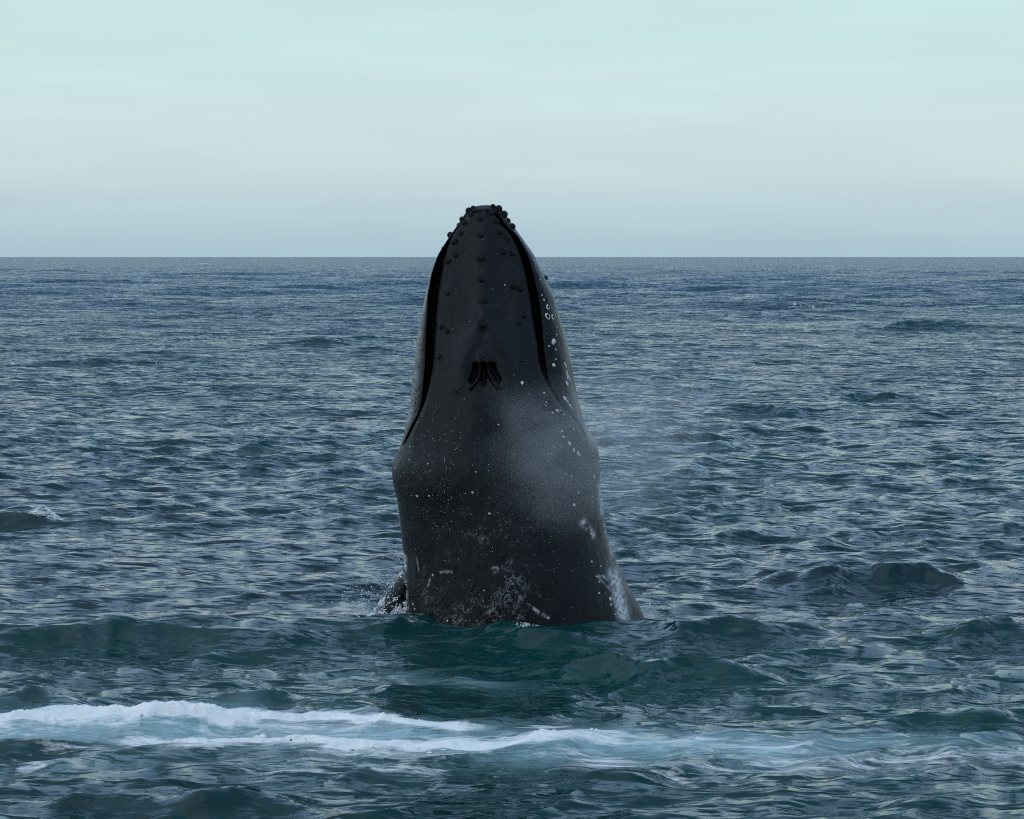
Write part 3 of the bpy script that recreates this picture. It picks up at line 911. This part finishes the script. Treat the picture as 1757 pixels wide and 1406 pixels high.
# froth rolling along the top of the breaking wave: torn lumpy sheets lying on the water
def foam_sheet(name, pts, before, behind, seed, lift, **props):
    pts = np.array(pts)
    seg = np.sqrt((np.diff(pts, axis=0) ** 2).sum(1)); cum = np.concatenate([[0], np.cumsum(seg)])
    n1, n2 = int(cum[-1] / 0.013), int((before + behind) / 0.013)
    u = np.linspace(0, cum[-1], n1)
    cx, cy = np.interp(u, cum, pts[:, 0]), np.interp(u, cum, pts[:, 1])
    k = np.exp(-(np.arange(-40, 41) / 18.0) ** 2); k /= k.sum()
    cy = np.convolve(np.pad(cy, 40, mode='edge'), k, 'valid')
    cy += 0.10 * (fbm(u * 1.7, u * 0, 3, seed) - 0.5)
    w = np.linspace(-before, behind, n2)
    X = np.repeat(cx[:, None], n2, 1) + 0.02 * (fbm(u[:, None] * 9 + 0 * w, w[None] * 9 + 0 * u[:, None], 2, seed + 1) - 0.5)
    Y = cy[:, None] + w[None]
    q = np.where(w < 0, -w / before, w / behind)[None]
    edge = np.clip(1 - q, 0, 1) * sstep(0, 0.6, u)[:, None] * sstep(0, 0.6, cum[-1] - u)[:, None]
    lump = fbm(X * 9, Y * 13, 4, seed + 2, 0.6)
    tear = 0.5 + 1.25 * (fbm(X * 4.0, Y * 14, 5, seed + 3, 0.7) - 0.5)
    x0, y0 = cx[None].copy(), cy[None].copy()            # the line's place on the water at rest
    for _ in range(4):
        gx, gy, gz = sea_surface(x0, y0, np.full(x0.shape, 0.2))
        x0, y0 = x0 + 0.7 * (cx[None] - gx), y0 + 0.7 * (cy[None] - gy)
    ks = np.exp(-(np.arange(-12, 13) / 6.0) ** 2); ks /= ks.sum()
    y0 = np.convolve(np.pad(y0[0], 12, mode='edge'), ks, 'valid')
    X, Y, Zw = sea_surface(X, y0[:, None] + w[None], np.full(X.shape, 0.15))
    rise = sstep(0.0, 0.30, np.maximum(tear + 0.5 * edge - 0.66, 0.5 * (edge - 0.3)))
    Z = Zw - 0.035 + rise * (0.035 + lift * (0.15 + 1.6 * np.clip(lump - 0.3, 0, 1) + 0.25 * vnoise(X * 60, Y * 60, seed)))
    ok = edge > 0.01                                     # torn edges dip under the water
    F = grid_faces(n1, n2)
    F = F[ok.ravel()[F].sum(1) >= 3][:, ::-1]
    used = np.unique(F); mp = np.zeros(n1 * n2, int); mp[used] = np.arange(len(used))
    V = np.stack([X, Y, Z], -1).reshape(-1, 3)[used]
    return add_obj(name, make_mesh(name, V, mp[F], M_FOAM), **props)
foam_sheet('breaker_foam', FOAM[0][0], 0.24, 0.10, 61, 0.045, label='white froth along the crest of the breaking wave in the foreground', category='foam', kind='stuff')
foam_sheet('foam_streak', FOAM[2][0], 0.20, 0.22, 83, 0.03, label='long white foam streak below the crest of the breaking wave', category='foam', kind='stuff')

# small breaking crest on the left
def whitecap(px, py, z, sx, sy, sz, n, rmax, label, name='whitecap'):
    x, y = on_waves(px, py)
    a = rng.normal(0, 1, (n, 3)); a /= np.maximum(1, np.linalg.norm(a, axis=1, keepdims=True) / 1.25)
    X, Y = x + a[:, 0] * sx, y + a[:, 1] * sy
    zz = sea_z(X, Y) + np.abs(a[:, 2]) * sz * np.exp(-a[:, 0] ** 2)
    zr = np.abs(a[:, 2]) * sz
    kp = fbm(X / (sx * 0.35), zr / (sz * 0.35) + Y / sy, 3, 57, 0.6) > 0.50
    X, Y, zz = X[kp], Y[kp], zz[kp]
    n = len(X)
    rd = rng.uniform(0.25, 1, n) ** 2 * rmax
    add_foam_patch(name, np.stack([X, Y, zz], 1), rd, np.stack([rng.uniform(0.8, 1.8, n), np.ones(n), rng.uniform(0.6, 1, n)], 1), label=label, category='whitecap', kind='stuff')
whitecap(76, 888, 0.10, 0.22, 0.12, 0.11, 4200, 0.012, 'small white breaking crest at the left edge of the photo')
whitecap(907, 1072, 0.02, 0.12, 0.05, 0.012, 700, 0.005, 'little white curl of foam touching the whale at the waterline')
whitecap(350, 454, 0.3, 3.0, 2.5, 0.25, 160, 0.35, 'largest white fleck near the horizon, left of the whale')
whitecap(550, 471, 0.3, 1.4, 1.2, 0.10, 60, 0.18, 'faint white fleck just left of the whale near the horizon')
whitecap(1135, 447, 0.3, 5.0, 3.0, 0.2, 100, 0.5, 'white fleck closest to the horizon, right of the whale')
whitecap(1376, 528, 0.25, 0.9, 0.8, 0.06, 60, 0.08, 'thin white streak on the dark water far right of the whale')
whitecap(265, 627, 0.15, 0.30, 0.4, 0.04, 40, 0.03, 'tiny white fleck beside a dark ridge at left')

# splash beside the left flipper
n = 13000
u = rng.random(n) ** 1.1
sx_ = np.array([at(px, 1060, 0.0)[0] for px in (626, 700)])
X = sx_[0] + (sx_[1] - sx_[0]) * rng.random(n)
frac = (X - sx_[0]) / (sx_[1] - sx_[0])
top = 0.12 + 0.58 * np.clip(frac, 0, 1) ** 1.2
Zs = -0.05 + top * rng.random(n) ** 1.7
Ys = -0.30 + rng.normal(0, 0.10, n) - 0.25 * (1 - frac)
kp = fbm(X * 11, Zs * 11, 4, 91, 0.65) > 0.52 - 0.12 * (Zs < 0.16)
P1 = np.stack([X, Ys, Zs], 1)[kp]
m2 = 900
a = rng.random(m2)
X2 = at(690, 1000, 0)[0] - np.abs(rng.normal(0, 0.36, m2))
Z2_ = 0.02 + np.abs(rng.normal(0, 0.36, m2)) * np.exp(-np.abs(X2 - sx_[1]) * 0.4)
P2 = np.stack([X2, -0.3 + rng.normal(0, 0.35, m2), Z2_], 1)
Pa = np.concatenate([P1, P2])
ra = np.concatenate([rng.uniform(0.25, 1, len(P1)) ** 2 * 0.013, rng.uniform(0.3, 1, m2) ** 2.5 * 0.009])
add_obj('splash', drops_mesh('splash', Pa, ra, M_SPRAY, None, ICO0), label='white splash of drops over the flipper at the left of the whale', category='splash', kind='stuff')
m3 = 260
X3 = at(1100, 1050, 0.2)[0] + np.abs(rng.normal(0, 0.14, m3))
P3 = np.stack([X3, 0.1 + rng.normal(0, 0.2, m3), 0.02 + np.abs(rng.normal(0, 0.20, m3))], 1)
add_obj('splash', drops_mesh('splash', P3, rng.uniform(0.3, 1, m3) ** 2.5 * 0.008, M_SPRAY, None, ICO0), label='thin spray of drops at the right of the whale', category='splash', kind='stuff')

# breath: a drifting cloud of fine mist in front of the right shoulder
def breath():
    c0 = at(1010, 770, -1.45)
    R = np.array((2.1, 0.62, 1.3))
    V, F = ICO2
    me = make_mesh('breath_mist', V * (1 + 0.0), F)
    m = bpy.data.materials.new('breath_mist')
    m.use_nodes = True
    n, l = m.node_tree.nodes, m.node_tree.links
    n.clear()
    out = n.new('ShaderNodeOutputMaterial')
    pv = n.new('ShaderNodeVolumePrincipled')
    pv.inputs['Color'].default_value = (0.93, 0.95, 0.96, 1)
    pv.inputs['Anisotropy'].default_value = 0.2
    tc = n.new('ShaderNodeTexCoord')
    pos = tc.outputs['Object']
    wob = noise(n, l, 2.2, 4, pos)
    pos2 = vmath(n, l, 'ADD', pos, vmath(n, l, 'SCALE', vmath(n, l, 'SUBTRACT', wob.outputs['Color'], (0.5, 0.5, 0.5)), scale=0.75))
    total = None
    def blob(px, py, y, sx, sy, sz, k):
        nonlocal total
        c = (at(px, py, y) - c0) / R
        d = vmath(n, l, 'SUBTRACT', pos2, tuple(c))
        d = vmath(n, l, 'MULTIPLY', d, (R[0] / sx, R[1] / sy, R[2] / sz))
        q = n.new('ShaderNodeVectorMath'); q.operation = 'DOT_PRODUCT'
        l.new(d, q.inputs[0]); l.new(d, q.inputs[1])
        e = math_n(n, l, 'EXPONENT', math_n(n, l, 'MULTIPLY', q.outputs['Value'], -1.0))
        e = math_n(n, l, 'MULTIPLY', e, k)
        total = e if total is None else math_n(n, l, 'ADD', total, e)
    blob(905, 730, -1.45, 0.24, 0.28, 0.30, 0.50)
    blob(868, 690, -1.3, 0.14, 0.24, 0.16, 0.30)
    blob(945, 800, -1.45, 0.34, 0.28, 0.42, 0.50)
    blob(1000, 770, -1.4, 0.34, 0.30, 0.34, 0.45)
    blob(985, 890, -1.4, 0.16, 0.25, 0.26, 0.28)
    blob(1085, 790, -1.35, 0.50, 0.30, 0.52, 1.15)
    blob(1135, 690, -1.35, 0.66, 0.30, 0.30, 1.0)
    # fade to nothing well inside the hull
    ln = n.new('ShaderNodeVectorMath'); ln.operation = 'LENGTH'
    l.new(pos, ln.inputs[0])
    edge = mrange(n, l, ln.outputs['Value'], 0.6, 0.92, 1.0, 0.0)
    tex = noise(n, l, 4.0, 5, pos2, 0.62)
    den = math_n(n, l, 'MULTIPLY', math_n(n, l, 'MULTIPLY', total, edge), mrange(n, l, tex.outputs['Fac'], 0.36, 0.68, 0.0, 1.75))
    l.new(den, pv.inputs['Density'])
    l.new(pv.outputs[0], out.inputs['Volume'])
    me.materials.append(m)
    o = add_obj('breath_mist', me, label='pale drifting breath mist in front of the right side of the whale', category='mist', kind='stuff')
    o.location = c0
    o.scale = R
breath()
